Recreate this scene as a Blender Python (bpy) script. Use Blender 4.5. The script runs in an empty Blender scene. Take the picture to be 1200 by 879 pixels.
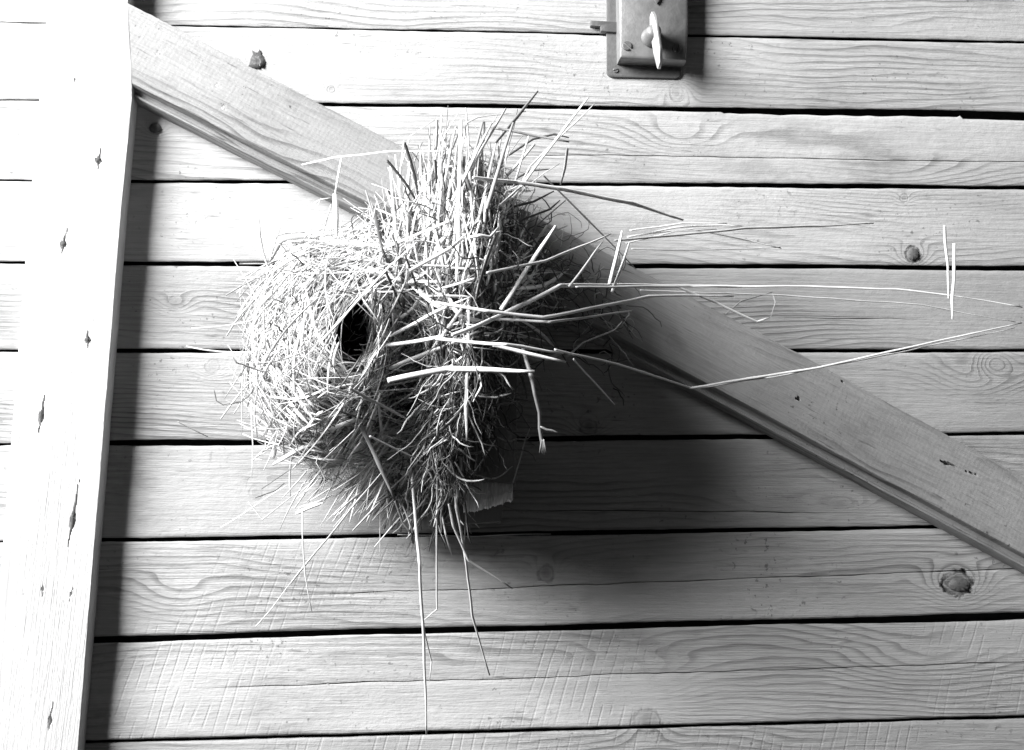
import bpy, math, random
import numpy as np
from mathutils import Vector, noise as mnoise

random.seed(11); rng = np.random.default_rng(11)
scene = bpy.context.scene
col = scene.collection

# ------------------------------------------------------------ camera
PITCH, YAW, DIST, FPX = math.radians(8.0), math.radians(5.0), 1.2, 1500.0
FWD = Vector((math.sin(YAW)*math.cos(PITCH), math.cos(YAW)*math.cos(PITCH), math.sin(PITCH)))
RIGHT = FWD.cross(Vector((0, 0, 1))).normalized(); UP = RIGHT.cross(FWD)
CAM = -DIST*FWD
cam = bpy.data.cameras.new("camera"); cam.sensor_width = 36; cam.lens = 36*FPX/1200
cam.clip_start = .01; cam.clip_end = 100
camo = bpy.data.objects.new("camera", cam); col.objects.link(camo)
camo.location = CAM; camo.rotation_euler = FWD.to_track_quat('-Z', 'Y').to_euler()
scene.camera = camo
scene.render.engine = 'CYCLES'
scene.cycles.max_bounces = 5; scene.cycles.diffuse_bounces = 3; scene.cycles.glossy_bounces = 2

# ------------------------------------------------------------ light
world = bpy.data.worlds.new("World"); scene.world = world; world.use_nodes = True
bg = world.node_tree.nodes["Background"]
bg.inputs[0].default_value = (1, 1, 1, 1); bg.inputs[1].default_value = 0.045
la = bpy.data.lights.new("window_light", 'AREA'); la.shape = 'RECTANGLE'; la.size = 1.12; la.size_y = 1.0
la.energy = 256; la.color = (1, 1, 1)
lo = bpy.data.objects.new("window_light", la); col.objects.link(lo)
lo.location = (-1.86, -1.08, 1.12)
lo.rotation_euler = (Vector((0.05, 0, -.03))-lo.location).to_track_quat('-Z', 'Y').to_euler()
vs = scene.view_settings
vs.view_transform = 'Standard'; vs.look = 'None'; vs.gamma = 1; vs.exposure = 0.0; vs.use_curve_mapping = False

# ------------------------------------------------------------ helpers
def P(px, py, d=0.0):
    """point on the plane d metres in front of the door face seen at photograph position px, py"""
    r = FWD*FPX + RIGHT*(px-600) + UP*(439.5-py)
    t = (-d-CAM.y)/r.y
    return CAM + r*t
fw = np.array(FWD)*FPX; rt = np.array(RIGHT); up = np.array(UP); cm = np.array(CAM)
def Pn(px, py, d):
    px = np.asarray(px, float); py = np.asarray(py, float); d = np.asarray(d, float)
    r = fw + (px-600)[..., None]*rt + (439.5-py)[..., None]*up
    t = (-d-cm[1])/r[..., 1]
    return cm + r*t[..., None]
MM = .0008                                     # metres per photograph pixel at the door face

def empty(name, loc, label, cat, group=None):
    o = bpy.data.objects.new(name, None); col.objects.link(o); o.location = loc
    o.empty_display_size = .05
    o['label'] = label; o['category'] = cat
    if group: o['group'] = group
    return o
def wloc(o):
    v = Vector(o.location); p = o.parent
    while p: v += Vector(p.location); p = p.parent
    return v
def build(name, verts, faces, mat, parent=None, smooth=True, origin=None, tone=None, kind=None):
    verts = np.asarray(verts, float)
    c = np.array(origin) if origin is not None else verts.mean(axis=0)
    me = bpy.data.meshes.new(name)
    me.from_pydata((verts-c).tolist(), [], faces)
    me.materials.append(mat)
    if smooth: me.polygons.foreach_set('use_smooth', [True]*len(me.polygons))
    if tone is not None:
        a = me.attributes.new('tone', 'FLOAT', 'POINT')
        a.data.foreach_set('value', np.broadcast_to(np.asarray(tone, float), (len(verts),)).copy())
    me.update()
    o = bpy.data.objects.new(name, me); col.objects.link(o)
    if parent:
        o.parent = parent; o.location = Vector(c)-wloc(parent)
    else: o.location = Vector(c)
    if kind: o['kind'] = kind
    return o
def sharp(o, ang=35):
    me = o.data
    import bmesh
    bm = bmesh.new(); bm.from_mesh(me)
    for e in bm.edges:
        if len(e.link_faces) == 2: e.smooth = e.calc_face_angle(0) < math.radians(ang)
    bm.to_mesh(me); bm.free()

# ------------------------------------------------------------ materials
class N:
    def __init__(s, name):
        s.m = bpy.data.materials.new(name); s.m.use_nodes = True
        s.t = s.m.node_tree; s.b = s.t.nodes["Principled BSDF"]; s.L = s.t.links.new
    def n(s, typ, **kw):
        x = s.t.nodes.new(typ)
        for k, v in kw.items(): setattr(x, k, v)
        return x
    def inp(s, sock, v):
        if v is None: return
        if isinstance(v, bpy.types.NodeSocket): s.L(v, sock)
        else: sock.default_value = v
    def ma(s, op, a, b=None, c=None, clamp=False):
        x = s.n('ShaderNodeMath', operation=op, use_clamp=clamp)
        for i, v in enumerate((a, b, c)): s.inp(x.inputs[i], v)
        return x.outputs[0]
    def vm(s, op, a, b=None):
        x = s.n('ShaderNodeVectorMath', operation=op)
        s.inp(x.inputs[0], a); s.inp(x.inputs[1], b)
        return x.outputs[1] if op in ('LENGTH', 'DOT_PRODUCT', 'DISTANCE') else x.outputs[0]
    def noise(s, vec, scale=1., detail=3., rough=.5, w=None):
        x = s.n('ShaderNodeTexNoise', noise_dimensions='3D')
        s.inp(x.inputs['Vector'], vec); x.inputs['Scale'].default_value = scale
        x.inputs['Detail'].default_value = detail; x.inputs['Roughness'].default_value = rough
        return x.outputs['Fac']
    def ramp(s, v, a, b, lo=0., hi=1.):
        x = s.n('ShaderNodeMapRange', interpolation_type='SMOOTHSTEP')
        s.inp(x.inputs[0], v)
        for i, q in enumerate((a, b, lo, hi)): x.inputs[i+1].default_value = q
        return x.outputs[0]
    def grey(s, v):
        x = s.n('ShaderNodeCombineColor')
        for i in range(3): s.inp(x.inputs[i], v)
        return x.outputs[0]
    def bump(s, h, strength, dist, prev=None):
        x = s.n('ShaderNodeBump'); x.inputs['Strength'].default_value = strength; x.inputs['Distance'].default_value = dist
        s.L(h, x.inputs['Height'])
        if prev is not None: s.L(prev, x.inputs['Normal'])
        return x.outputs[0]

def wood(name, base, knots, angle=0., freq=120., saw=0., ring_c=.16, fib=.5, cross=0., rough=.62, relief=.07, dirt=.5):
    """knots: (x, z, ax, az, amount, dark) in door-face metres, already in the grain frame"""
    s = N(name)
    pos = s.n('ShaderNodeNewGeometry').outputs['Position']
    rot = s.n('ShaderNodeVectorRotate', rotation_type='Y_AXIS'); rot.inputs['Angle'].default_value = angle
    s.L(pos, rot.inputs['Vector']); p0 = rot.outputs[0]; w = None
    rnd = s.n('ShaderNodeObjectInfo').outputs['Random']
    off = s.n('ShaderNodeCombineXYZ'); s.inp(off.inputs[0], s.ma('MULTIPLY', rnd, 7.3)); s.inp(off.inputs[1], s.ma('MULTIPLY', rnd, 31.))
    p = s.vm('ADD', p0, off.outputs[0])
    sep = s.n('ShaderNodeSeparateXYZ'); s.L(p0, sep.inputs[0]); x, y, z = sep.outputs
    warp = s.noise(s.vm('MULTIPLY', p, (2.2, 9., 9.)), 1., 2.5, .5, w)
    F = s.ma('ADD', s.ma('MULTIPLY', z, freq), s.ma('MULTIPLY', warp, 13.))
    warp2 = s.noise(s.vm('MULTIPLY', p, (14., 60., 60.)), 1., 2., .5, w)
    F = s.ma('ADD', F, s.ma('MULTIPLY', warp2, 1.3))
    dark = None
    wob = s.ma('MULTIPLY', s.ma('SUBTRACT', s.noise(p, 85., 3., .6, w), .5), 1.3)
    for (kx, kz, ax, az, amt, dk) in knots:
        v = s.vm('MULTIPLY', s.vm('SUBTRACT', p0, (kx, 0, kz)), (1/ax, 0., 1/az))
        d = s.vm('LENGTH', v); d2 = s.ma('MULTIPLY', d, d)
        g = s.ma('EXPONENT', s.ma('MULTIPLY', d2, -.5))
        F = s.ma('ADD', F, s.ma('MULTIPLY', g, amt))
        v2 = s.vm('MULTIPLY', s.vm('SUBTRACT', p0, (kx, 0, kz)), (1.25/ax, 0., 1.05/az))
        dd = s.ma('ADD', s.vm('LENGTH', v2), wob)
        k = s.ma('MULTIPLY', s.ma('MULTIPLY', s.ramp(dd, 1.05, .2), s.ramp(wob, -.7, .7, .35, 1.)), dk*.8)
        ringk = s.ma('MULTIPLY', s.ma('MULTIPLY', s.ramp(s.ma('ABSOLUTE', s.ma('SUBTRACT', dd, .85)), .32, .02), s.ramp(wob, .5, -.5)), dk*.95)
        k = s.ma('MAXIMUM', k, ringk)
        dark = k if dark is None else s.ma('MAXIMUM', dark, k)
    fr = s.ma('FRACT', F)
    late = s.ma('MULTIPLY', s.ramp(fr, .45, .92), s.ramp(fr, 1.0, .94))
    vis = s.ramp(s.noise(s.vm('MULTIPLY', p, (3., 12., 16.)), 1., 2., .5, w), .38, .66)
    late = s.ma('MULTIPLY', late, vis)
    fibre = s.noise(s.vm('MULTIPLY', p, (9., 60., 480.)), 1., 5., .72, w)
    fibre2 = s.noise(s.vm('MULTIPLY', p, (55., 200., 900.)), 1., 3., .7, w)
    blot = s.noise(s.vm('MULTIPLY', p, (5., 8., 11.)), 1., 4., .6, w)
    c = s.ma('MULTIPLY', base, s.ma('ADD', .86, s.ma('MULTIPLY', rnd, .26)))
    c = s.ma('MULTIPLY', c, s.ma('SUBTRACT', 1., s.ma('MULTIPLY', late, ring_c)))
    c = s.ma('MULTIPLY', c, s.ma('ADD', 1.-.3*fib, s.ma('MULTIPLY', fibre, .6*fib)))
    c = s.ma('MULTIPLY', c, s.ma('ADD', .74, s.ma('MULTIPLY', blot, .52)))
    c = s.ma('MULTIPLY', c, s.ma('ADD', 1.-.22*fib, s.ma('MULTIPLY', fibre2, .44*fib)))
    # scattered specks and smears of dirt
    spk = s.noise(p, 210., 3., .6, w); spz = s.noise(p, 11., 3., .6, w)
    sp = s.ma('MULTIPLY', s.ramp(spk, .62, .70), s.ramp(spz, .46, .62))
    strk = s.noise(s.vm('MULTIPLY', p, (25., 60., 260.)), 1., 3., .6, w)
    sp = s.ma('MAXIMUM', sp, s.ma('MULTIPLY', s.ramp(strk, .60, .76), s.ramp(spz, .38, .58)))
    c = s.ma('MULTIPLY', c, s.ma('SUBTRACT', 1., s.ma('MULTIPLY', sp, dirt)))
    stain = s.ma('MULTIPLY', s.ramp(s.noise(s.vm('MULTIPLY', p, (7., 10., 15.)), 1., 5., .68, w), .54, .74), dirt*.55)
    c = s.ma('MULTIPLY', c, s.ma('SUBTRACT', 1., stain))
    if dark is not None: c = s.ma('MULTIPLY', c, s.ma('SUBTRACT', 1., s.ma('MULTIPLY', dark, .88)))
    h = s.ma('ADD', s.ma('MULTIPLY', late, relief), s.ma('MULTIPLY', s.ma('MULTIPLY', fibre, s.ma('ADD', .35, vis)), 1.0))
    h = s.ma('ADD', h, s.ma('MULTIPLY', fibre2, .35))
    rough_n = s.noise(s.vm('MULTIPLY', p, (110., 150., 190.)), 1., 4., .65, w)
    h = s.ma('ADD', h, s.ma('MULTIPLY', s.ma('MULTIPLY', rough_n, blot), .8))
    if saw:
        ph = s.ma('ADD', x, s.ma('MULTIPLY', z, -.5))
        ph = s.ma('ADD', ph, s.ma('MULTIPLY', s.ma('MULTIPLY', z, z), -.35))
        jit = s.noise(s.vm('MULTIPLY', p, (22., 0., 6.)), 1., 2., .5, w)
        wv = s.ma('SINE', s.ma('ADD', s.ma('MULTIPLY', ph, 640.), s.ma('MULTIPLY', jit, 9.)))
        ms = s.ramp(s.noise(s.vm('MULTIPLY', p, (3.2, 4., 7.)), 1., 2., .5, w), .44, .60)
        brk = s.ramp(s.noise(s.vm('MULTIPLY', p, (60., 80., 45.)), 1., 2., .5, w), .35, .6)
        sw = s.ma('MULTIPLY', s.ma('MULTIPLY', s.ramp(wv, .70, 1.), ms), brk)
        h = s.ma('SUBTRACT', h, s.ma('MULTIPLY', sw, .16*saw))
    if cross:
        wv = s.ma('SINE', s.ma('ADD', s.ma('MULTIPLY', x, 1500.), s.ma('MULTIPLY', s.noise(p, 40., 2., .5), 7.)))
        h = s.ma('ADD', h, s.ma('MULTIPLY', wv, cross))
    if dark is not None: h = s.ma('SUBTRACT', h, s.ma('MULTIPLY', dark, .6))
    s.L(s.grey(c), s.b.inputs['Base Color'])
    s.b.inputs['Roughness'].default_value = rough; s.b.inputs['Specular IOR Level'].default_value = .25
    s.L(s.bump(h, .9, .0014), s.b.inputs['Normal'])
    return s.m

def plain(name, v, rough=.6, metal=0., nz=.25, scale=120., bumpd=.0004):
    s = N(name); pos = s.n('ShaderNodeNewGeometry').outputs['Position']
    f = s.noise(pos, scale, 4., .6)
    s.L(s.grey(s.ma('MULTIPLY', v, s.ma('ADD', 1.-nz, s.ma('MULTIPLY', f, 2*nz)))), s.b.inputs['Base Color'])
    s.b.inputs['Roughness'].default_value = rough; s.b.inputs['Metallic'].default_value = metal
    s.L(s.bump(f, .6, bumpd), s.b.inputs['Normal'])
    return s.m
def straw_mat():
    s = N('straw'); a = s.n('ShaderNodeAttribute'); a.attribute_name = 'tone'
    pos = s.n('ShaderNodeNewGeometry').outputs['Position']
    f = s.noise(pos, 90., 3., .6); g = s.noise(pos, 900., 2., .5)
    v = s.ma('MULTIPLY', a.outputs['Fac'], s.ma('ADD', .78, s.ma('MULTIPLY', f, .44)))
    v = s.ma('MULTIPLY', v, s.ma('ADD', .85, s.ma('MULTIPLY', g, .3)))
    s.L(s.grey(v), s.b.inputs['Base Color'])
    s.b.inputs['Roughness'].default_value = .42; s.b.inputs['Specular IOR Level'].default_value = .5
    s.L(s.bump(g, .35, .0003), s.b.inputs['Normal'])
    return s.m

def K(px, py, rx, ry, amt, dk, ang=0.):
    p = P(px, py); ca, sa = math.cos(ang), math.sin(ang)
    return (p.x*ca+p.z*sa, -p.x*sa+p.z*ca, rx*MM, ry*MM, amt, dk)
knots_up = [K(302, 72, 11, 10, 3, 1.6), K(388, 105, 6, 5, 2, .5), K(793, 107, 12, 11, -4, .35), K(182, 150, 8, 7, 3, 1.),
            K(1070, 298, 12, 11, 4, 1.35), K(990, 327, 8, 7, 3, 1.), K(1060, 232, 7, 6, 2, .5), K(795, 160, 40, 22, 4, .0),
            K(1010, 195, 120, 26, 6, .0)]
knots_mid = [K(250, 429, 10, 9, 4, .25), K(300, 578, 10, 9, 4, .3), K(690, 500, 13, 10, 4, .9), K(205, 357, 14, 9, 3, .45),
             K(1145, 445, 46, 26, 6, .0), K(1165, 425, 16, 13, -5, .0), K(900, 590, 60, 14, 3, 0.), K(985, 590, 26, 8, 3, .3)]
knots_low = [K(640, 672, 12, 11, 4, .8), K(1122, 684, 24, 16, 6, 1.6), K(205, 690, 30, 20, 2, .0), K(735, 800, 50, 26, 5, .0),
             K(758, 845, 22, 14, -4, .6), K(1100, 775, 60, 18, 2, 0.)]
M = {}
M['plank_up'] = wood('plank_wood', .45, knots_up, freq=150., ring_c=.46, fib=.95)
M['plank_mid'] = wood('plank_wood_coarse', .41, knots_mid, freq=190., ring_c=.5, fib=1.1, relief=.22)
M['plank_low'] = wood('plank_wood_sawn', .43, knots_low, freq=165., saw=1., ring_c=.44, fib=1.)
M['stile'] = wood('stile_wood', .50, [], angle=math.radians(86), freq=70., ring_c=.06, fib=.25, dirt=.2)
BA = math.radians(27.6)
M['brace'] = wood('brace_wood', .33, [K(787, 408, 18, 9, 5, .22, -BA), K(690, 365, 20, 12, 3, .0, -BA), K(1060, 520, 50, 14, 3, 0., -BA)],
                  angle=-BA, freq=120., ring_c=.5, fib=1.1, cross=.012, dirt=.7, rough=.5)
M['back'] = plain('gap_shade_black', .02, .9)  # near black, stands in for the shade seen through the plank gaps
M['bracket'] = wood('bracket_wood', .17, [], angle=math.radians(90), freq=90., ring_c=.2)
M['split'] = wood('split_wood', .85, [], angle=math.radians(88), freq=40., ring_c=.3, fib=1.)
M['iron'] = plain('lock_iron', .24, .48, .45, .42, 90., .0009)
M['iron_dark'] = plain('lock_plate_iron', .14, .55, .4, .3, 200., .0006)
M['brass'] = plain('handle_metal', .55, .38, .5, .12, 160., .0002)
M['nail'] = plain('nail_iron', .35, .5, .3, .4, 600., .0003)
M['rust'] = plain('screw_iron', .16, .55, .3, .4, 600., .0003)
M['core'] = plain('moss_gap_shade', .055, .95, 0., .6, 420., .004)  # core colour near black: shade between the straws is put into it
M['straw'] = straw_mat()

# ------------------------------------------------------------ door
door = empty('plank_door', P(600, 900, 0), 'pale wooden door of horizontal planks with upright stile and diagonal brace', 'door')
GAPS = [(-72, -36, 1, 1), (26, 50, .5, 1.6), (117, 134, 1.0, 4.2), (211.5, 220, 2.6, 3.), (308, 314, 2.6, 3.2), (411, 411, 2.8, 2.2),
        (521, 508, 3.4, 3.), (635, 616, 2.6, 2.6), (752, 722, 4.2, 4.8), (872, 840, 1.4, 1.8), (990, 955, 3, 3)]
def nz1(x, seed, sc): return mnoise.noise(Vector((x*sc, seed*7.31, .5)))
# splits in a plank: (x0, y0, x1, y1, depth)
SPLITS = {2: [(560, 181, 1260, 190)], 6: [(560, 597, 1000, 601)], 7: [(330, 698, 1260, 664), ],
          8: [(228, 806, 1260, 774)], 4: [(900, 372, 1100, 374)]}
XS = np.linspace(-170, 1370, 441)
def plank(i):
    (a0, a1, aw0, aw1), (b0, b1, bw0, bw1) = GAPS[i], GAPS[i+1]
    verts = []; rows = None
    split = SPLITS.get(i, [])
    lift = random.uniform(-.0008, .0008); tilt = random.uniform(-.0012, .0012)
    for x in XS:
        u = x/1200; g = float(np.interp(x, [20, 100], [.35, 1.]))
        yt = a0+(a1-a0)*u+(aw0+(aw1-aw0)*u)*g*(.8+.5*nz1(x, i+11, .004))+.9*nz1(x, i, .012)+.5*nz1(x, i+20, .07)
        yb = b0+(b1-b0)*u-(bw0+(bw1-bw0)*u)*g*(.8+.5*nz1(x, i+31, .004))+.9*nz1(x, i+40, .012)+.5*nz1(x, i+60, .07)
        if i == 2:                                        # torn top edge towards the right
            if 845 < x < 1125: yt += 1.6*abs(nz1(x, 3, .03))+1.2
            if x > 1128: yt += 3.4
        r = [(yt+.6, -.022), (yt+.2, -.0022), (yt+.9, -.0006), (yt+2.2, 0)]
        ys = np.linspace(yt+6, yb-6, 9)
        body = [(y, 0) for y in ys]
        for (x0, y0, x1, y1) in split:
            yc = y0+(y1-y0)*(x-x0)/(x1-x0)+1.6*nz1(x, i+9, .011)+.8*nz1(x, i+5, .05)
            on = min(1., max(0, (x-x0)/90), max(0, (x1-x)/90)) if x0 < x < x1 else 0.
            wv = .75*on*(.6+.7*abs(nz1(x, i+3, .02)))
            body = [b for b in body if abs(b[0]-yc) > 5] 
            body += [(yc-1.6, 0), (yc-max(wv, .05), -.0002*on), (yc, -.004*on), (yc+max(wv, .05), -.0002*on), (yc+1.6, 0)]
            body.sort()
            while len(body) < 12: 
                k = max(range(len(body)-1), key=lambda q: body[q+1][0]-body[q][0]); body.insert(k+1, ((body[k][0]+body[k+1][0])/2, 0))
            body = body[:14]
            while len(body) < 14:
                k = max(range(len(body)-1), key=lambda q: body[q+1][0]-body[q][0]); body.insert(k+1, ((body[k][0]+body[k+1][0])/2, 0))
        r += body+[(yb-2.2, 0), (yb-.9, -.0006), (yb-.2, -.0022), (yb-.6, -.022)]
        if rows is None: rows = len(r)
        yc = (yt+yb)/2
        for (y, d) in r:
            dd = d+lift+tilt*(y-yc)/50+.0005*mnoise.noise(Vector((x*.008, y*.03, i*3.)))
            verts.append(P(x, y, dd))
    n = rows; faces = []
    for c in range(len(XS)-1):
        for k in range(n-1):
            faces.append((c*n+k, c*n+k+1, (c+1)*n+k+1, (c+1)*n+k))
    m = M['plank_up'] if i < 4 else (M['plank_mid'] if i < 7 else M['plank_low'])
    o = build('plank', [tuple(v) for v in verts], faces, m, door)
    sharp(o, 40); return o
planks = [plank(i) for i in range(len(GAPS)-1)]
q = [P(-220, -130, -.024), P(1420, -100, -.024), P(1420, 1010, -.024), P(-220, 1010, -.024)]
build('gap_shade_sheet', [tuple(v) for v in q], [(0, 3, 2, 1)], M['back'], door, smooth=False)  # black sheet added behind the planks so the gaps read as shade

def board(name, nu, front, depth, left_prof, right_prof, gouges, mat, nv=64, wob=.0003, seed=0):
    """front(u)-> (A,B) world points of the two long front edges; profiles are [(metres outward, depth)];
    gouges: (px,py,len_px,wid_px,angle,depth)"""
    gl = []
    for (gx, gy, gL, gW, ga, gd) in gouges:
        c = P(gx, gy, depth); gl.append((c.x, c.z, gL*MM/2, gW*MM/2, ga, gd))
    verts = []; n = None
    for iu in range(nu+1):
        A, B = front(iu/nu); b = (B-A); wdt = b.length; b = b/wdt
        row = []
        for (o_, d) in left_prof: p = A-b*o_; row.append((p.x, -d, p.z))
        for iv in range(nv+1):
            p = A.lerp(B, iv/nv); d = depth
            d += wob*mnoise.noise(Vector((p.x*6, p.z*6, seed)))
            for (cx, cz, l, w_, ga, gd) in gl:
                dx, dz = p.x-cx, p.z-cz
                if abs(dx)+abs(dz) > (l+w_)*1.6: continue
                s_ = dx*math.sin(ga)+dz*math.cos(ga); t_ = dx*math.cos(ga)-dz*math.sin(ga)
                t_ += w_*.35*mnoise.noise(Vector((s_*160, cx*50, cz*50)))
                ww = w_*max(.02, max(math.exp(-((s_+.15*l)/(.26*l))**2), .36*(1-abs(s_)/l))*(.8+.5*mnoise.noise(Vector((s_*220, cz*90, 1.))))) if abs(s_) < l else 0
                if ww and abs(t_) < ww*1.25: d -= gd*min(1, (ww*1.25-abs(t_))/(ww*.6))
            row.append((p.x, -d, p.z))
        for (o_, d) in right_prof: p = B+b*o_; row.append((p.x, -d, p.z))
        n = len(row); verts += row
    faces = [(c*n+k, c*n+k+1, (c+1)*n+k+1, (c+1)*n+k) for c in range(nu) for k in range(n-1)]
    return verts, faces
def interp(pts, y): return float(np.interp(y, [p[0] for p in pts], [p[1] for p in pts]))
SD = .025
SR = [(-60, 149), (30, 150), (80, 152.8), (116, 153.9), (270, 139.5), (600, 113), (864, 92), (960, 84)]
SL = [(-60, 73), (0, 67), (270, 43), (480, 27), (864, -3), (960, -10)]
def stile_front(u):
    y = -60+1010*u; return P(interp(SL, y), y, SD), P(interp(SR, y)+.4*nz1(y, 77, .03), y, SD)
st_gouge = [(88, 92, 15, 3, .03, .0012), (116, 186, 24, 7, .12, .007), (75, 284, 32, 7, .14, .007), (103, 397, 24, 7, -.05, .006),
            (49, 484, 44, 7.5, .1, .008), (86, 603, 80, 6.5, .12, .009), (59, 842, 36, 5, .1, .004), (50, 690, 14, 4, .0, .002),
            (84, 695, 16, 2.5, .2, .002)]
lp = [(.0125, 0), (.0125, .008), (.0118, .0115), (.0100, .0138), (.0075, .0145), (.005, .0138), (.0034, .0125), (.0022, .0140), (.0008, .0232), (.0003, .0247)]
rp = [(.0004, .0247), (.0008, .0234), (.0008, 0)]
v, f = board('stile', 520, stile_front, SD, lp, rp, st_gouge, None, 120, seed=2)
stile = build('stile', v, f, M['stile'], door); sharp(stile, 32)

BU = [(130, -6), (180, 19), (380, 124.5), (935, 414), (1200, 560), (1330, 632)]
BL = [(130, 84), (155, 97.5), (430, 236), (900, 487), (1200, 649), (1330, 721)]
BD = .0272
def brace_front(u):
    t = u
    xa = 150+(1330-150)*t; xb = 155+(1330-155)*t
    return P(xa, interp(BU, xa)+.8*nz1(xa, 5, .05)+.6*nz1(xa, 6, .2), BD), P(xb, interp(BL, xb)+.3*nz1(xa, 8, .05), BD)
br_gouge = [(186, 63, 8, 7, 0, .002), (255, 100, 8, 7, 0., .0006), (262, 127, 9, 8, 0., .0006), (935, 467, 8, 8, 0., .012), (1112, 544, 30, 5, 1.9, .006),
            (1140, 555, 18, 3, 1.9, .003), (733, 378, 48, 2, -.4, .004), (987, 447, 4, 4, 0, .004), (1030, 492, 4, 4, 0, .003), (1048, 520, 46, 1.6, .02, .0012),
            (960, 425, 24, 1.5, .3, .001)]
lpb = [(.0005, 0), (.0005, .0253), (.0002, .0270)]
rpb = [(.0004, .0268), (.0010, .0255), (.0018, .0165), (.0045, .0150), (.0062, .0155), (.0072, .0180), (.0086, .0195), (.0100, .0190), (.0110, .0170), (.0117, .0140), (.0121, .010), (.0123, 0)]
v, f = board('brace', 520, brace_front, BD, lpb, rpb, br_gouge, None, 66, seed=5)
# end faces of the brace
nrow = len(v)//521
f = f+[tuple(range(nrow)), tuple(range(520*nrow+nrow-1, 520*nrow-1, -1))]
brace = build('brace', v, f, M['brace'], door); sharp(brace, 32)

def disc(name, px, py, d, r, h, mat, parent, slot=None, seg=20, dome=.35):
    c = P(px, py, d); rings = [(r, 0), (r, h*.55), (r*.9, h*.85), (r*.6, h), (.0001, h*(1+dome*.3))]
    vs_ = []; fs = []
    for (rr, hh) in rings:
        for k in range(seg):
            a = 2*math.pi*k/seg; vs_.append((c.x+rr*math.cos(a), c.y-hh, c.z+rr*math.sin(a)))
    for j in range(len(rings)-1):
        for k in range(seg):
            fs.append((j*seg+k, j*seg+(k+1) % seg, (j+1)*seg+(k+1) % seg, (j+1)*seg+k))
    if slot is not None:                               # push a screwdriver slot into the head
        ca, sa = math.cos(slot), math.sin(slot); vs_ = []; fs = []
        for sg in (-1, 1):                             # two raised halves with the slot between them
            pl = [(r*math.cos(a), sg*r*math.sin(a)) for a in np.linspace(.2, math.pi-.2, 11)]
            b = len(vs_)
            for hh, sc in ((0, 1), (h*.8, 1), (h, .86)):
                for (s_, t_) in pl:
                    s2 = s_*sc; t2 = sg*max(r*.18, abs(t_)*sc); vs_.append((c.x+s2*ca-t2*sa, c.y-hh, c.z+s2*sa+t2*ca))
            for j in range(2):
                for k in range(11): fs.append((b+j*11+k, b+j*11+(k+1) % 11, b+(j+1)*11+(k+1) % 11, b+(j+1)*11+k))
            fs.append(tuple(range(b+22, b+33)))
        return build(name, vs_, fs, mat, parent, smooth=False)
    return build(name, vs_, fs, mat, parent)
for (x, y, d) in ((117, 190, SD-.0068), (76, 290, SD-.0068), (105, 403, SD-.006), (48, 492, SD-.007), (88, 606, SD-.008), (58, 838, SD-.004)):
    disc('nail', x, y, d, .0021, .0022, M['nail'], stile)
for (x, y) in ((186, 63), (255, 100), (262, 127)):
    disc('nail', x, y, BD-.001, .0026, .0008, M['nail'] if x == 186 else M['brass'], brace)

# knocked-out knot in the upper board and small raised knots
def chip(px, py, rx, ry, d, spikes, mat, parent, seed):
    vs_ = [tuple(P(px, py, d-.0006))]; n = 22
    for k in range(n):
        a = 2*math.pi*k/n; q = 1+.35*mnoise.noise(Vector((math.cos(a)*2, math.sin(a)*2, seed)))
        if k in spikes: q *= 1.9
        vs_.append(tuple(P(px+rx*q*math.cos(a), py+ry*q*math.sin(a), d+.0016+.0014*mnoise.noise(Vector((k*.9, seed, 2.))))))
    for k in range(n):
        a = 2*math.pi*k/n; vs_.append(tuple(P(px+rx*1.25*math.cos(a), py+ry*1.25*math.sin(a), -.0012)))
    fs = [(0, k+1, (k+1) % n+1) for k in range(n)]+[(k+1, n+1+k, n+1+(k+1) % n, (k+1) % n+1) for k in range(n)]
    build('knot', vs_, fs, mat, parent, smooth=True)
M['knot'] = plain('knot_wood', .07, .7, 0., .5, 300., .0008); M['knot_pale'] = plain('knot_wood_pale', .11, .7, 0., .5, 300., .0008)
chip(302, 72, 8.5, 8, .0004, (15, 17, 9), M['knot'], planks[1], 1.)
chip(182, 150, 6, 5, .0006, (), M['knot_pale'], planks[2], 5.)
chip(1124, 685, 11, 7, .0002, (3,), M['knot_pale'], planks[7], 3.)
chip(1070, 298, 6, 6, .0002, (), M['knot_pale'], planks[3], 8.)

# ------------------------------------------------------------ lock on the door
def prism(pts2, d0, d1, bev=.001, name=None, mat=None, parent=None, smooth=True, ang=30):
    """pts2: outline in photograph positions (clockwise), extruded from depth d0 to d1 with a bevelled rim"""
    base = [P(x, y, d0) for x, y in pts2]; n = len(base)
    c = sum((Vector(b) for b in base), Vector())/n
    vs_ = []; fs = []
    for (dd, ins) in ((d0, 0), (d1-bev, 0), (d1-bev*.3, bev*.35), (d1, bev)):
        for b in base:
            dr = Vector((c.x-b.x, 0, c.z-b.z)); L = dr.length
            q = Vector((b.x, 0, b.z))+dr/L*ins*1.3; vs_.append((q.x, -dd, q.z))
    for j in range(3):
        for k in range(n): fs.append((j*n+k, j*n+(k+1) % n, (j+1)*n+(k+1) % n, (j+1)*n+k))
    fs.append(tuple(range(3*n, 4*n)))
    if name is None: return vs_, fs
    o = build(name, vs_, fs, mat, parent, smooth); sharp(o, ang); return o
case = prism([(721, -60), (722, 40), (723, 76), (800, 79), (802.5, 40), (802, -60)], .003, .020, .0030, 'lock', M['iron'], door)
case['label'] = 'grey metal rim lock case with thumb turn at top of door'
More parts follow.
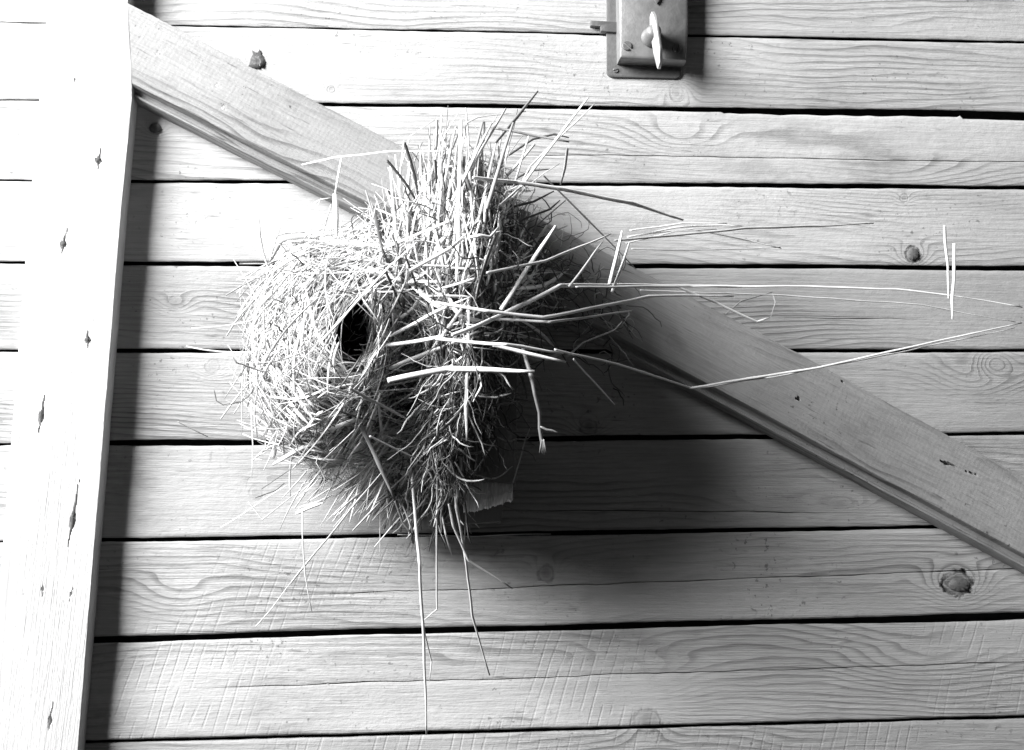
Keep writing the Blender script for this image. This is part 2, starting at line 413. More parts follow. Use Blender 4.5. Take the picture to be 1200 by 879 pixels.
def rr(x0, y0, x1, y1, r, n=5):
    out = []
    for (cx, cy, a0) in ((x1-r, y0+r, -90), (x1-r, y1-r, 0), (x0+r, y1-r, 90), (x0+r, y0+r, 180)):
        for k in range(n+1):
            a = math.radians(a0+90*k/n); out.append((cx+r*math.cos(a), cy+r*math.sin(a)))
    return out
bp = [(x, y+.02*(x-710)) for x, y in rr(710, -70, 797, 92, 7)]
prism(bp, -.001, .0032, .0006, 'backplate', M['iron_dark'], case)
prism([(691, 27), (722, 29), (722, 41), (703, 40), (702, 34), (691, 33)], -.001, .006, .0008, 'latch_tongue', M['iron_dark'], case)
disc('screw', 734.5, 54, .0200, .0046, .0016, M['rust'], case, slot=-.75)
disc('screw', 793.5, 57, .0200, .0046, .0016, M['rust'], case, slot=1.45)
disc('screw', 721.5, 82.5, .0032, .0026, .001, M['rust'], case, slot=.3)
# boss and thumb turn
c = P(763, 44, .021); vs_ = []; fs = []; prof = [(.0098, 0), (.0098, .0012), (.0086, .003), (.0078, .011), (.0066, .0165), (.0045, .018), (.0001, .0184)]
for (r_, h_) in prof:
    for k in range(24):
        a = 2*math.pi*k/24; vs_.append((c.x+r_*math.cos(a), c.y-h_, c.z+r_*math.sin(a)))
for j in range(len(prof)-1):
    for k in range(24): fs.append((j*24+k, j*24+(k+1) % 24, (j+1)*24+(k+1) % 24, (j+1)*24+k))
build('boss', vs_, fs, M['iron'], case)
# flat finger blade standing out from the boss, seen nearly edge on
bl = []; outl = [(-.027, .001), (-.023, .010), (-.010, .014), (.010, .0145), (.022, .013), (.0275, .009), (.026, .003), (.014, -.0025), (-.012, -.0025)]
c = P(768.5, 48, .036)
lean = Vector((-.14, 0, 1)).normalized(); out_ = Vector((.10, -1, 0)).normalized(); side = lean.cross(out_).normalized()
nn = len(outl); vs_ = []
for (th, sc) in ((-.0019, .95), (-.0013, 1.), (.0013, 1.), (.0019, .95)):
    for (a, b) in outl:
        q = c+lean*a*sc+out_*(b*sc-.004)+side*th; vs_.append(tuple(q))
fs = [tuple(range(nn))[::-1], tuple(range(3*nn, 4*nn))]
for j in range(3):
    for k in range(nn): fs.append((j*nn+k, j*nn+(k+1) % nn, (j+1)*nn+(k+1) % nn, (j+1)*nn+k))
o = build('thumb_turn', vs_, fs, M['brass'], case); sharp(o, 50)
prism([(765, -12), (774, -12), (773, 1), (769.5, 5), (766, 1)], .021, .0225, .0003, 'keyhole_cover', M['rust'], case)

# ------------------------------------------------------------ wooden bracket behind the nest
bk = empty('wooden_bracket', P(530, 620, .031), 'dark wooden hanging block behind the nest with split pale end', 'bracket')
prism([(455, 250), (604, 233), (607, 330), (604, 470), (586, 612), (456, 621)], .031, .040, .001, 'back_board', M['bracket'], bk)
prism([(520, 262), (602, 246), (606, 330), (601, 440), (600, 560), (543, 560)], .0402, .058, .0015, 'block', M['bracket'], bk)
prism([(548, 425), (604, 425), (602, 568), (576, 567), (547, 563)], .0585, .083, .0018, 'bar', M['bracket'], bk)
# split pale end: jagged block, its colour raised so it looks lit
vs_ = []; fs = []; n = 64
for k in range(n):
    t = k/(n-1); x = 543+58*t
    yb = 598-15*t**1.5+2.4*mnoise.noise(Vector((t*11, 3, 1)))+2.5*mnoise.noise(Vector((t*37, 3, 1)))
    dfr = .079+.0035*mnoise.noise(Vector((t*7, 1, 4)))+.0022*mnoise.noise(Vector((t*29, 1, 4)))
    for (y, d) in ((556, .058), (557, dfr-.004), (568, dfr-.001), (yb-8, dfr+.001), (yb, dfr-.0035), (yb+2.5, dfr-.010), (yb+3, .041)): vs_.append(tuple(P(x, y, d)))
for k in range(n-1):
    for j in range(6): fs.append((k*7+j, k*7+j+1, (k+1)*7+j+1, (k+1)*7+j))
fs += [tuple(range(7)), tuple(range((n-1)*7+6, (n-1)*7-1, -1))]
o = build('split_end', vs_, fs, M['split'], bk); sharp(o, 40); o['label'] = 'pale splintered broken wood end'

# ------------------------------------------------------------ nest
nest = empty('bird_nest', P(470, 470, .04), 'domed straw bird nest with dark round entrance, built over the door brace', 'nest')
ELL = [(396, 408, 108, 144, .172), (470, 300, 66, 70, .165), (545, 325, 76, 160, .188), (530, 460, 66, 130, .145), (566, 285, 50, 80, .200), (478, 505, 58, 76, .135), (610, 335, 34, 40, .100)]
HX, HY, HRX, HRY = 420, 389, 25, 38
def nd(x, y, s=1.0, hole=False):
    x = np.asarray(x, float); y = np.asarray(y, float); acc = np.zeros_like(x)
    for (cx, cy, rx, ry, h) in ELL:
        q = 1-((x-cx)/(rx*s))**2-((y-cy)/(ry*s))**2
        e = h*np.clip(q, 0, None)**.36; acc = acc+e**8
    out = acc**(1/8)
    fx = (x-(480-.10*(y-400)))/20
    out = out-.055*np.exp(-fx*fx)*np.clip((y-355)/45, 0, 1)*(out > .07)
    return np.minimum(out, .222)
# matted core with a real cavity for the entrance
gx = np.arange(270, 760, 3.); gy = np.arange(150, 640, 3.)
GX, GY = np.meshgrid(gx, gy, indexing='ij')
D = nd(GX, GY, .90)-.026
r = np.sqrt(((GX-HX)/np.where(GX > HX, HRX*1.25, HRX))**2+((GY-HY)/HRY)**2)
nzv = np.array([[mnoise.fractal(Vector((x*.05, y*.05, 2.)), 1., 2., 4) for y in gy] for x in gx])
nz2 = np.array([[mnoise.noise(Vector((x*.25, y*.25, 6.))) for y in gy] for x in gx])
D = D+(.012*nzv+.006*nz2)*(D > .005)
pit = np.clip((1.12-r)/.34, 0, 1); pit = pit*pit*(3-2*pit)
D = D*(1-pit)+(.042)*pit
# the bare block shows at the lower right, and the tangle over the brace has no solid middle
D = D*np.clip(1-(np.clip((GX-535)/25, 0, 1)*np.clip((GY-440)/30, 0, 1)), 0, 1)*np.clip((640-GX)/25, 0, 1)
W = Pn(GX.ravel(), GY.ravel(), np.maximum(D, 0).ravel())
ok = (D > .012)
idx = -np.ones(D.shape, int); fs = []
ny = len(gy)
for i in range(len(gx)-1):
    for j in range(ny-1):
        if ok[i, j] and ok[i+1, j] and ok[i, j+1] and ok[i+1, j+1]:
            fs.append((i*ny+j, i*ny+j+1, (i+1)*ny+j+1, (i+1)*ny+j))
used = sorted({k for f_ in fs for k in f_}); remap = {k: n_ for n_, k in enumerate(used)}
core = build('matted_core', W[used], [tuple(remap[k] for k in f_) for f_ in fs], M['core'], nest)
core['label'] = 'matted moss core under the straw, coloured dark as shade in the gaps, with the entrance hollow'

RINGN = 5
class Bag:
    def __init__(s): s.v = []; s.f = []; s.t = []; s.n = 0
    def add(s, v, f, t):
        s.v.append(v); s.f += [tuple(k+s.n for k in q) for q in f]; s.t.append(np.full(len(v), t)); s.n += len(v)
def tube(pts, w, flat=.7, roll=None, taper=(.8, .45), ring=RINGN, knob=None):
    """pts: Nx3 world points, w: width in metres"""
    pts = np.asarray(pts); n = len(pts)
    T = np.gradient(pts, axis=0); T /= np.linalg.norm(T, axis=1)[:, None]+1e-9
    roll = rng.uniform(-.7, .7) if roll is None else roll
    ref = np.array([0, -1., 0])
    S = np.cross(T, ref); l = np.linalg.norm(S, axis=1)[:, None]
    S = np.where(l < .1, np.array([1., 0, 0]), S/(l+1e-9)); U = np.cross(S, T)
    u = np.linspace(0, 1, n)
    rad = .5*w*np.interp(u, [0, .12, .75, 1], [taper[0], 1, .92, taper[1]])
    if knob is not None:                              # swollen joints along a stem, and uneven width
        o_ = rng.uniform(20, 120); rad = rad*np.array([1+.32*math.exp(-(((u_-o_+65) % 130-65)/4.)**2)+.14*mnoise.noise(Vector((u_*.05, o_, 0))) for u_ in knob])
    v = []
    for k in range(ring):
        a = 2*math.pi*k/ring+.3
        e1, e2 = math.cos(a), math.sin(a)*flat
        c_, s_ = math.cos(roll), math.sin(roll)
        v.append(pts+(S*(e1*c_-e2*s_)+U*(e1*s_+e2*c_))*rad[:, None])
    v = np.stack(v, 1).reshape(-1, 3)
    f = [(i*ring+k, i*ring+(k+1) % ring, (i+1)*ring+(k+1) % ring, (i+1)*ring+k) for i in range(n-1) for k in range(ring)]
    f += [tuple(range(ring))[::-1], tuple(range((n-1)*ring, n*ring))]
    return v, f
def catmull(p, m):
    p = np.asarray(p, float)
    if len(p) == 2: return p[0]+(p[1]-p[0])*np.linspace(0, 1, m)[:, None]
    q = np.vstack([2*p[0]-p[1], p, 2*p[-1]-p[-2]]); out = []
    for i in range(1, len(q)-2):
        t = np.linspace(0, 1, max(3, m//(len(p)-1)), endpoint=False)[:, None]
        a, b, c, d = q[i-1], q[i], q[i+1], q[i+2]
        out.append(.5*(2*b+(c-a)*t+(2*a-5*b+4*c-d)*t*t+(3*b-a-3*c+d)*t**3))
    return np.vstack(out+[p[-1:]])
def kinked(p, m):
    """straight runs with short tight bends"""
    p = np.asarray(p, float); out = [p[0]]
    for i in range(1, len(p)):
        a, b = p[i-1], p[i]; L = np.linalg.norm((b-a)[:2])+1e-6; e = min(.3, 2.5/L)
        out += [a+(b-a)*e, a+(b-a)*.5, a+(b-a)*(1-e), b] if i < len(p)-1 else [a+(b-a)*e, a+(b-a)*.5, b]
    return np.array(out)
bag = Bag(); root_bag = Bag(); nparts = 0
def straw_obj(name, v, f, tone):
    global nparts; nparts += 1
    return build(name, v, f, M['straw'], nest, tone=tone)
def hero(pts, w, tone, d=None, lift=.012, smooth=False, name='straw', flat=.45, taper=(.85, .5), m=18, nodes=True):
    pts = np.asarray(pts, float)
    L = np.concatenate([[0], np.cumsum(np.linalg.norm(np.diff(pts, axis=0), axis=1))]); L /= L[-1]
    if d is None:
        dd = nd(pts[:, 0], pts[:, 1])+lift
        if len(pts) > 2: dd = np.maximum(dd, np.interp(L, [0, 1], [dd[0], dd[-1]]))
        else:
            mid = float(nd(pts[:, 0].mean(), pts[:, 1].mean()))+lift; dd = np.maximum(dd, mid-.012)
        dd = np.maximum(dd, .03)
    else:
        dd = np.interp(L, np.linspace(0, 1, len(d)), d); dd = dd+.27*np.maximum(0, dd-.045)
        if d[0] > .09 and tone > .3:
            sf = nd(pts[:, 0], pts[:, 1]); dd = np.where(sf > .05, np.maximum(dd, sf+(.036 if w >= 4 else .02)), dd)
            if tone >= .6: dd = np.where((pts[:, 1] > 255) & (pts[:, 1] < 440), np.maximum(dd, np.interp(pts[:, 0], [530, 590, 680, 760, 840], [0, .215, .185, .12, 0])), dd)
    q = np.column_stack([pts, dd])
    q = catmull(q, m) if smooth else kinked(q, m)
    qq = [q[0]]
    for a, b in zip(q[:-1], q[1:]):
        k = max(1, int(np.linalg.norm((b-a)[:2])/13)); qq += [a+(b-a)*j/k for j in range(1, k+1)]
    q = np.array(qq); sd = rng.uniform(0, 99)
    al = np.concatenate([[0], np.cumsum(np.linalg.norm(np.diff(q[:, :2], axis=0), axis=1))])
    q[:, 0] += [1.3*mnoise.noise(Vector((u*.022, sd, 0))) for u in al]; q[:, 1] += [1.3*mnoise.noise(Vector((u*.022, sd, 5))) for u in al]
    q[:, 2] += [.003*mnoise.noise(Vector((u*.02, sd, 9))) for u in al]
    wp = Pn(q[:, 0], q[:, 1], q[:, 2])
    v, f = tube(wp, w*MM*.92, flat=flat, taper=taper, ring=6, knob=al if nodes else None)
    return straw_obj(name, v, f, tone)

BR, MDm, DK = .88, .42, .07
H = [
 ([(454, 446), (525, 432), (626, 435)], 7, BR, (.165, .160, .150)), ([(529, 393), (585, 371), (656, 335), (740, 334.5), (870, 336)], 5, BR, (.155, .15, .13, .10, .07)),
 ([(456, 432), (510, 410), (555, 395)], 5, BR, None), ([(510, 397), (592, 404), (660, 414)], 4, BR, (.15, .15, .13)),
 ([(577, 404), (664, 424)], 4.2, BR, (.152, .13)), ([(431, 314), (480, 331), (510, 357), (566, 382)], 6, BR, None),
 ([(476, 314), (517, 346), (574, 376)], 4.2, BR, None), ([(480, 330), (585, 330)], 3.6, BR, (.15, .145)), ([(587, 363), (651, 264)], 5.2, BR, (.15, .13)),
 ([(377, 399), (457, 311), (491, 282)], 3.6, BR, (.165, .165, .14)), ([(570, 320), (640, 305), (716, 275)], 3.2, BR, (.14, .12, .09)),
 ([(510, 354), (570, 365), (637, 372), (720, 356), (760, 347), (860, 347)], 4, BR, (.15, .15, .14, .11, .09, .07)),
 ([(514, 359), (577, 374), (645, 378), (740, 364)], 3.2, .6, (.14, .14, .12, .09)), ([(547, 434), (547, 517)], 4.5, .7, (.145, .12)),
 ([(409, 455), (480, 492)], 3.4, .6, (.16, .13)), ([(433, 511), (495, 541)], 2.4, .7, (.14, .12)),
 ([(465, 530), (484, 489), (510, 462)], 3, .6, None), ([(480, 318), (530, 290), (611, 219)], 4.4, BR, (.14, .15, .135)),
 ([(440, 296), (520, 262), (575, 240)], 3.4, BR, (.135, .145, .14)),
 ([(581, 167), (630, 106)], 3.8, .22, (.10, .10)), ([(560, 260), (581, 167)], 3.8, .5, (.13, .10)), ([(600, 232), (690, 114)], 4.3, BR, (.12, .11)), ([(608, 222), (622, 194), (697, 121)], 2.4, .7, (.11, .105, .10)),
 ([(530, 235), (576, 144)], 5, .55, (.135, .11)), ([(550, 200), (593, 127)], 3.6, .6, (.12, .10)), ([(570, 245), (601, 144)], 4.6, .4, (.13, .11)),
 ([(579, 150), (599, 153), (667, 167)], 3.4, .3, (.105, .11, .11)), ([(540, 185), (547, 144), (559, 138), (616, 130)], 2.6, .4, (.1, .1, .1, .1)), ([(540, 141), (538, 225), (535, 330)], 4.6, BR, (.10, .13, .15)),
 ([(554, 208), (605, 214), (656, 221), (739, 238), (800, 258)], 5, BR, (.13, .13, .12, .10, .08)),
 ([(453, 188), (477, 218), (490, 240)], 4.5, .05, (.10, .10, .09)), ([(474, 167), (487, 210), (492, 240)], 4.5, .06, (.105, .10, .09)), ([(510, 188), (512, 215)], 5, .06, (.12, .12)),
 ([(596, 182), (625, 163), (650, 157), (667, 161)], 3, .16, (.09,)*4), ([(665, 174), (662, 196), (657, 217)], 4.5, .25, (.09,)*3), ([(605, 209), (622, 199), (645, 198)], 2.2, .1, (.1,)*3),
 ([(600, 243), (625, 236), (649, 224)], 3, .07, (.10, .09, .08)), ([(600, 262), (645, 246), (657, 235)], 3, .07, (.10, .09, .08)), ([(636, 205), (713, 282), (745, 315)], 2.2, .4, (.1, .08, .06)),
 ([(714, 333), (729, 271)], 4.4, BR, (.10, .10)), ([(717, 342), (738, 285)], 4, BR, (.10, .095)), ([(667, 336), (707, 282)], 2.8, .7, (.11, .10)),
 ([(549, 279), (562, 276), (574, 278), (584, 266)], 4, BR, (.15,)*4),
 ([(354, 193), (394, 184), (450, 178), (524, 176)], 2.8, BR, (.06, .07, .08, .09)), ([(401, 184), (392, 232)], 2.8, BR, (.07, .08)), ([(393, 228), (395, 276)], 7, BR, (.09, .11)),
 ([(735, 278), (790, 267), (845, 263), (870, 265)], 3, BR, (.08, .07, .06, .055)), ([(720, 282), (874, 268), (1024, 262)], 3, .6, (.085, .07, .05)), ([(738, 270), (800, 262), (852, 262)], 2.6, BR, (.08, .07, .06)),
 ([(733, 285), (790, 272), (840, 268)], 2.4, .7, (.08, .07, .06)), ([(745, 276), (810, 268), (880, 283), (915, 291)], 2.2, .7, (.07, .06, .045, .04)), ([(740, 292), (830, 293), (915, 290)], 2., .7, (.07, .05, .035)),
 ([(675, 336), (810, 335.5), (950, 336), (1050, 339), (1110, 345), (1198, 360)], 3, BR, (.12, .10, .09, .08, .075, .07)),
 ([(750, 340), (900, 345), (1080, 357), (1190, 378)], 1.7, .7, (.09, .07, .06, .055)),
 ([(1107, 264), (1108.5, 285), (1111, 310), (1112, 350)], 4.4, .9, (.076, .076, .077, .078)), ([(1118, 285), (1118, 330), (1116, 352), (1116, 374)], 4.2, .9, (.085, .084, .08, .08)),
 ([(790, 335), (840, 355), (887, 377), (902, 372)], 3, BR, (.09, .08, .07, .07)), ([(850, 368), (868, 352), (905, 343), (909, 355), (903, 372)], 1.6, .3, (.06, .06, .055, .055, .06)),
 ([(650, 410), (725, 427), (810, 454), (900, 440), (960, 430), (1050, 410), (1198, 378)], 3.2, .75, (.10, .09, .08, .075, .07, .065, .06)),
 ([(812, 455), (905, 442), (1050, 414), (1190, 384)], 1.8, .75, (.079, .074, .066, .06)),
 ([(672, 420), (720, 475)], 2.2, BR, (.12, .11)), ([(664, 418), (683, 402), (705, 393), (720, 387), (729, 377)], 2.6, .4, (.12, .11, .10, .09, .09)),
 ([(720, 352), (731, 380), (742, 398)], 1.6, .1, (.05,)*3),
 ([(478, 500), (483, 566), (492, 662), (496, 730), (500, 861)], 3.8, .8, (.075, .105, .09, .07, .05)), ([(497, 739), (506, 775), (503, 798)], 2.2, .7, (.07, .06, .06)),
 ([(512, 560), (512, 616), (512, 714), (497, 727)], 2.2, .6, (.11, .09, .07, .07)), ([(530, 540), (535, 594), (547, 662), (553, 721), (574, 791)], 3.8, .7, (.08, .105, .09, .075, .06)),
 ([(526, 590), (531, 616), (549, 657), (601, 690)], 3.2, .6, (.10, .1, .09, .08)), ([(463, 587), (472, 612), (485, 628)], 3, .12, (.1,)*3), ([(415, 480), (424, 500), (463, 586)], 5, .25, (.12, .15, .12)),
 ([(354, 600), (354, 625), (358, 675), (366, 718)], 1.8, .7, (.09, .08, .07, .06)), ([(340, 684), (381, 634), (450, 550)], 2.2, .7, (.05, .07, .12)), ([(300, 735), (318, 715), (340, 684)], 1.4, .7, (.03, .04, .05)),
 ([(515, 585), (522, 625), (530, 652)], 3, .6, (.07, .09, .08)), ([(601, 566), (607, 545), (615, 516), (622, 500)], 1.8, .5, (.09,)*4),
 ([(281, 327), (311, 325)], 2.6, .7, (.08, .08)), ([(259, 618), (337, 568)], 1.5, .6, (.06, .08)), ([(291, 588), (307, 609), (355, 572)], 1.4, .6, (.06, .06, .08)),
 ([(208, 494), (244, 512)], 1.8, .25, (.012, .012)), ([(251, 457), (254, 470), (262, 475), (285, 470)], 1.5, .15, (.03,)*4), ([(293, 446), (296, 520), (295, 560)], 1.5, .7, (.08,)*3), ([(284, 440), (283, 510)], 1.4, .6, (.07,)*2),
 ([(300, 584), (322, 575), (333, 566)], 1.8, .12, (.04,)*3), ([(465, 627), (560, 628), (646, 626)], 1.2, .6, (.02,)*3), ([(612, 262), (640, 300), (655, 330)], 2.4, .12, (.1, .09, .09)),
 ([(505, 205), (520, 150)], 2, .7, (.1, .09)), ([(520, 160), (540, 128)], 1.8, .7, (.09, .09)), ([(468, 200), (480, 160), (510, 140)], 1.5, BR, (.09, .09, .08)),
 ([(640, 455), (650, 462), (672, 460)], 1.6, .3, (.1,)*3),
]
for (p, w, t, d) in H: hero(p, w, t, d)
# bent wire-like stalk at the left of the dome
hero([(281, 309), (300, 309), (315, 308), (324, 295), (332, 283), (350, 279), (375, 279)], 3, .10, (.05, .055, .06, .075, .08, .09, .10), smooth=True, name='stalk')
hero([(375, 279), (435, 288), (480, 283)], 3, .7, (.10, .13, .13), smooth=True, name='stalk')
hero([(388, 240), (378, 262), (362, 250), (372, 236), (388, 232)], 1.6, BR, (.07,)*5, smooth=True)
# frayed twig hanging at the lower right
hero([(612, 405), (622, 440), (626, 462), (632, 484), (632.5, 503), (637, 527)], 4.4, .17, (.15, .165, .16, .155), name='twig', flat=.9, taper=(1, .9))
hero([(633, 500), (640, 504), (646, 505), (654, 508)], 2.6, .2, (.158,)*4, name='twig', flat=.9)
for k in range(5): hero([(635+k*.6, 515), (632+k*2, 531+rng.uniform(-2, 2))], 1.4, .2, (.157, .155), name='twig')
# broad pale blades on the lower left of the dome
for (p, w) in (([(340, 448), (349, 468), (366, 492)], 5), ([(345, 447), (356, 468), (370, 488)], 4), ([(338, 470), (350, 485), (362, 497)], 4.5), ([(336, 478), (347, 489), (356, 503)], 3.5), ([(350, 455), (362, 470), (374, 482)], 3), ([(346, 602), (362, 594), (380, 588)], 5), ([(350, 596), (372, 590), (390, 580)], 4),
               ([(397, 400), (391, 422), (393, 440)], 2.6), ([(462, 352), (470, 340), (482, 330)], 5)):
    hero(p, w, BR, None, lift=.016, smooth=True, name='leaf_blade', flat=.25, taper=(.3, .15))
for (sx, sy, a) in ((296, 540, -.75), (320, 512, -.6), (352, 470, .9)):              # bristly seed heads
    b_ = Bag(); dd = float(nd(sx, sy))+.05
    for k in range(16):
        t = k/15; x = sx+26*t*math.cos(a); y = sy+26*t*math.sin(a); aa = a+rng.normal(0, .35)
        q = Pn([x, x+10*math.cos(aa)], [y, y+10*math.sin(aa)], [dd, dd+rng.uniform(-.004, .006)])
        vv, ff = tube(np.vstack([q[0], (q[0]+q[1])/2, q[1]]), 1.7*MM, ring=4); b_.add(vv, ff, .7)
    straw_obj('seed_head', np.vstack(b_.v), b_.f, np.concatenate(b_.t))

for k in range(46):                                    # broad flat blades
    x, y = (rng.uniform(310, 480), rng.uniform(280, 540)) if k < 24 else (rng.uniform(480, 640), rng.uniform(240, 420))
    a = math.radians(rng.normal(-55, 30)) if k < 24 else math.radians(rng.normal(-20, 45)); L = rng.uniform(40, 110)/2
    if math.hypot((x-HX)/1.0, (y-HY)/1.4)-L*.7 < 26: continue
    bx, by = rng.normal(0, 5, 2)
    hero([(x-L*math.cos(a), y-L*math.sin(a)), (x+bx, y+by), (x+L*math.cos(a), y+L*math.sin(a))], rng.uniform(3.5, 6.), rng.uniform(.6, .9), None, lift=rng.uniform(.008, .02), smooth=True, name='leaf_blade', flat=.16, taper=(.5, .15), nodes=False)
# woven straws: direction follows the nest's courses
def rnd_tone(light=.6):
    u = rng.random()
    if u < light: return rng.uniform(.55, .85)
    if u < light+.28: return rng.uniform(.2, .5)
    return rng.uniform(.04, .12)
WOVEN = []
def woven(cx, cy, ang, L, w, tone, curve=0., lift=(0., .012), need=.3, n=9, wav=0.):
    t = np.linspace(-.5, .5, n); a = ang+curve*t*2
    dx = np.cumsum(np.cos(a))*L/n; dy = np.cumsum(np.sin(a))*L/n
    x = cx+dx-dx[n//2]; y = cy+dy-dy[n//2]
    if wav: x = x+rng.normal(0, wav, n); y = y+rng.normal(0, wav, n)
    tha = np.arctan2((y-HY)/HRY, (x-HX)/HRX); rim = .86+.13*np.sin(3*tha+1)+.09*np.sin(7*tha)+rng.normal(0, .07)
    if np.any(((x-HX)/HRX)**2+((y-HY)/HRY)**2 < rim**2) and rng.random() > .02: return
    s = nd(x, y); lf = rng.uniform(*lift)*rng.choice([.6, 1.5])
    on = s > .01
    if on.sum() < 2 or on.mean() < need: return
    if cx > 550 and cy > 455 and rng.random() < .75: return
    if cx > 490 and cy > 420 and rng.random() < .3: return
    if cx > 600 and rng.random() < .4: return
    if cx > 640 and rng.random() < .62: return
    # stiff straw: smooth quadratic through the surface samples, never below it by much
    k = np.polyfit(t[on], s[on], 2 if on.sum() >= 4 else 1); d = np.polyval(k, t)
    ex = ~on
    if ex.any(): d = np.where(ex, np.clip(d, max(.02, s[on].min()-.03), s[on].max()), d)
    d = np.clip(d, .012, .228)+lf-.003
    WOVEN.append((w*L**.5, x, y, d, w, tone, wav))
def tang(x, y): return math.atan2((y-HY)/1.25, (x-HX))+math.pi/2
def scatter(n, dom, fn):
    c = 0
    while c < n:
        x, y = rng.uniform(dom[0], dom[2]), rng.uniform(dom[1], dom[3])
        if nd(np.array([x]), np.array([y]), .97)[0] < .02: continue
        c += 1; fn(x, y)
def f_dome(x, y):
    u = rng.random()
    if u < .5: a = tang(x, y)+rng.normal(0, .3)
    elif u < .85: a = -math.radians(58)+rng.normal(0, .28)
    else: a = rng.uniform(0, math.pi)
    woven(x, y, a, rng.uniform(60, 215), rng.choice([.8, 1.1, 1.6, 2.6], p=[.34, .33, .22, .11]), rnd_tone(.62 if y < 430 else .5), rng.normal(0, .35), (0, .016), need=.84 if rng.random() < .93 else .5)
scatter(1400, (282, 262, 500, 560), f_dome)
def f_colm(x, y):
    a = math.pi/2+rng.normal(.05, .26) if rng.random() < .8 else rng.uniform(0, math.pi)
    li = .62 if y < 330 else .30  # fewer pale straws lower down: the column's shade put into straw tone
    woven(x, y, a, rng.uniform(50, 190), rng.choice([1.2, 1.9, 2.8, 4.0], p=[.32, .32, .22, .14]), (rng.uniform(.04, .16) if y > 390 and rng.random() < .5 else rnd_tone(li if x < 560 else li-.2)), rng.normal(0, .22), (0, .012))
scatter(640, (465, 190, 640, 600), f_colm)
for k in range(140):                                  # uprights sticking out of the top
    x = rng.normal(520, 30); y = rng.uniform(215, 300); a = -math.pi/2+rng.normal(.06, .16)+(x-520)*.004
    woven(x, y, a, rng.uniform(60, 150), rng.choice([1.4, 2.2, 3.2, 4.0]), rnd_tone(.72), rng.normal(0, .12), (0, .014))
for k in range(180):                                  # skirt of tails swept down to the left
    x = rng.normal(440, 34); y = rng.normal(545, 22)+(470-x)*-.05; a = math.radians(rng.normal(125, 13))
    woven(x, y, a, rng.uniform(60, 150), rng.choice([1.2, 1.8, 2.4, 3.0]), rnd_tone(.70), rng.normal(0, .18), (0, .02))
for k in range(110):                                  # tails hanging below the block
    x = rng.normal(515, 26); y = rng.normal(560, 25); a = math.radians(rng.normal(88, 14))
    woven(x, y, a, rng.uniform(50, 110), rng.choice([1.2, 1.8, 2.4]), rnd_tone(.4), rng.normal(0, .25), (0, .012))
for k in range(90):                                  # straws laid across the front towards the right
    x = rng.normal(565, 42); y = rng.normal(365, 38); a = math.radians(rng.normal(-8, 22))
    woven(x, y, a, rng.uniform(50, 150), rng.choice([1.2, 1.8, 2.6, 3.4]), rnd_tone(.6), rng.normal(0, .2), (0, .016))
for k in range(60):                                  # loose ends over the brace
    x = rng.normal(640, 26); y = rng.normal(315, 26); a = math.radians(rng.normal(-18, 30))
    woven(x, y, a, rng.uniform(40, 130), rng.choice([1., 1.5, 2.2]), rnd_tone(.45), rng.normal(0, .3), (0, .02))
for k in range(32):                                  # loops round the entrance
    th = rng.uniform(0, 2*math.pi); rr_ = rng.uniform(1.05, 1.5)
    x = HX+HRX*rr_*math.cos(th); y = HY+HRY*rr_*math.sin(th)
    woven(x, y, tang(x, y)+rng.normal(0, .32), rng.uniform(30, 90), rng.choice([1.2, 1.8, 2.4]), rnd_tone(.6), rng.choice([.5, .8]), (-.004, .012))
for k in range(150):                                  # shaggy longer stems round the outline of the dome
    th = rng.uniform(math.pi*.35, math.pi*1.45); x = 396+100*math.cos(th); y = 408+135*math.sin(th)
    woven(x, y, th+math.pi/2+rng.normal(0, .25), rng.uniform(70, 170), rng.choice([1., 1.5, 2.2]), rnd_tone(.7), rng.normal(.45, .25), (0, .02), need=.4)
for k in range(60):                                   # dark stalks among the pale straw
    x = rng.normal(530, 50); y = rng.uniform(220, 540)
    woven(x, y, math.pi/2+rng.normal(0, .5), rng.uniform(40, 120), rng.choice([2.2, 3.2, 4.2]), rng.uniform(.04, .1), rng.normal(0, .2), (.004, .02))
WOVEN.sort(key=lambda q: -q[0])
LIM = 296-nparts
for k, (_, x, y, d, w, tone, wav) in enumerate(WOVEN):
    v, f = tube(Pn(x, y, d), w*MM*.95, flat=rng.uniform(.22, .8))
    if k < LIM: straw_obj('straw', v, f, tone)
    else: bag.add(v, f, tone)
# lining inside the hollow, seen on its lit right wall
for k in range(85):
    th = rng.uniform(-1.2, 1.5); r0 = rng.uniform(.62, 1.3)
    x0 = HX+HRX*r0*math.cos(th); y0 = HY+HRY*r0*math.sin(th); L = rng.uniform(15, 50)
    a = math.pi/2+rng.normal(.25, .3); t = np.linspace(-.5, .5, 5)
    x = x0+L*np.cos(a)*t-6*(t*t); y = y0+L*np.sin(a)*t
    rr_ = np.sqrt(((x-HX)/HRX)**2+((y-HY)/HRY)**2)
    d = .11+(.178-.11)*np.clip((rr_-.5)/.6, 0, 1)+rng.uniform(0, .010)
    v, f = tube(Pn(x, y, d), rng.uniform(.8, 2.2)*MM, ring=4); bag.add(v, f, rnd_tone(.28))
build('loose_straw', np.vstack(bag.v), bag.f, M['straw'], nest, tone=np.concatenate(bag.t), kind='stuff')
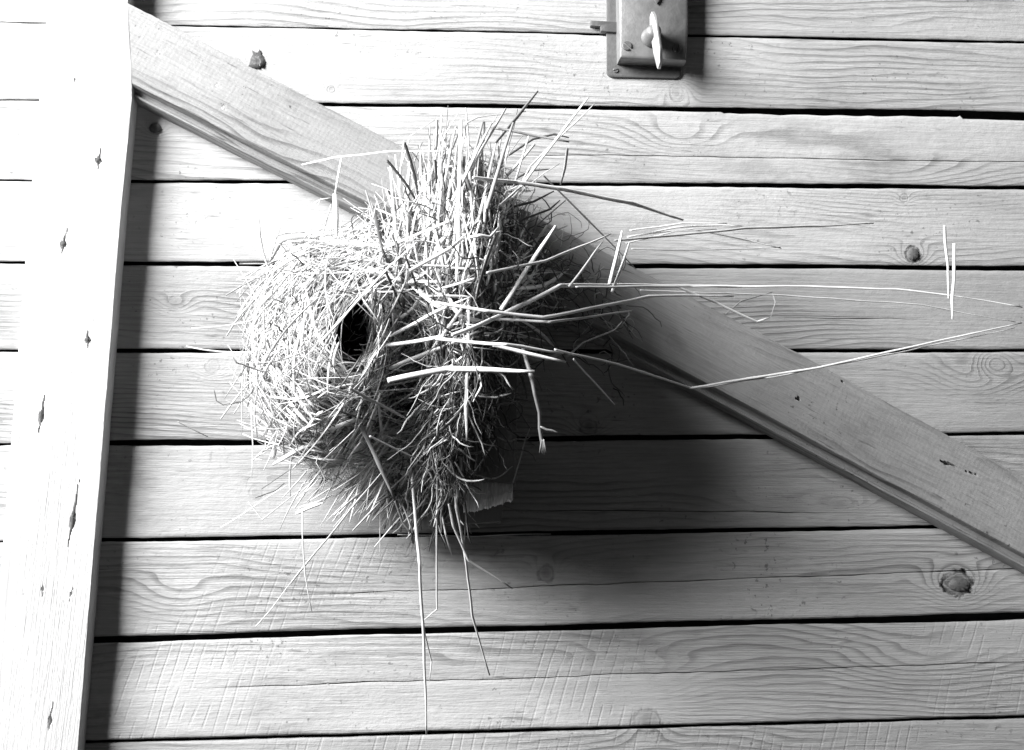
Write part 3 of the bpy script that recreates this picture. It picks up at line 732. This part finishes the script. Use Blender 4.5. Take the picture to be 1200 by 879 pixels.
# curly rootlets and moss on the right side
def curly(x, y, d, L, w, tone, curl, a=None, jit=.35):
    a = rng.uniform(0, 2*math.pi) if a is None else a; p = []
    da = rng.normal(0, curl)
    for k in range(9):
        p.append((x, y, d)); a += da+rng.normal(0, jit); x += L/9*math.cos(a); y += L/9*math.sin(a); d += rng.normal(0, .0025)
    p = np.array(p); p[:, 2] = np.maximum(p[:, 2], .012)
    v, f = tube(Pn(p[:, 0], p[:, 1], p[:, 2]), w*MM, flat=.9, ring=4); root_bag.add(v, f, tone)
def f_root(x, y):
    if ((x-HX)/60)**2+((y-HY)/75)**2 < 1: return
    if x > 545 and y > 450 and rng.random() < .6: return
    curly(x, y, float(nd(x, y))+rng.uniform(-.004, .014), rng.uniform(18, 70), rng.choice([.9, 1.3, 1.9]), rng.choice([.05, .1, .3, .55], p=[.4, .25, .2, .15]), .22)
scatter(420, (500, 220, 735, 610), f_root)
scatter(110, (285, 270, 500, 560), f_root)
for k in range(420):                                   # moss tuft at the top right of the block
    x, y = rng.normal(578, 17), rng.normal(270, 26); curly(x, y, float(nd(x, y))+rng.uniform(-.002, .012), rng.uniform(10, 30), .9, rng.uniform(.03, .09), .5)
for k in range(130):                                   # rootlets tangled over the brace
    t = rng.random(); x, y = 625+95*t+rng.normal(0, 14), 300+85*t**1.2+rng.normal(0, 26)
    curly(x, y, .034+abs(rng.normal(0, .03))*(1-t*.6), rng.uniform(15, 60), rng.choice([.8, 1.2, 1.7]), rng.choice([.05, .12, .5], p=[.5, .25, .25]), .2)
for k in range(420):                                   # dark roots hanging from the lower middle
    x, y = rng.normal(545, 38), rng.uniform(390, 590)
    if x > 590 or (x > 538 and y > 490): continue
    curly(x, y, float(nd(x, y))+rng.uniform(.0, .022), rng.uniform(25, 90), rng.choice([1.1, 1.7, 2.5]), rng.choice([.04, .09, .2, .6], p=[.4, .25, .15, .2]), .05, math.pi/2+rng.normal(.1, .6), .22)
for k in range(14):                                    # stray fibres inside the hollow
    x, y = HX+rng.normal(3, 12), HY+rng.normal(0, 20); curly(x, y, rng.uniform(.10, .15), rng.uniform(20, 45), .9, .35, .1)
build('rootlets', np.vstack(root_bag.v), root_bag.f, M['straw'], nest, tone=np.concatenate(root_bag.t), kind='stuff')
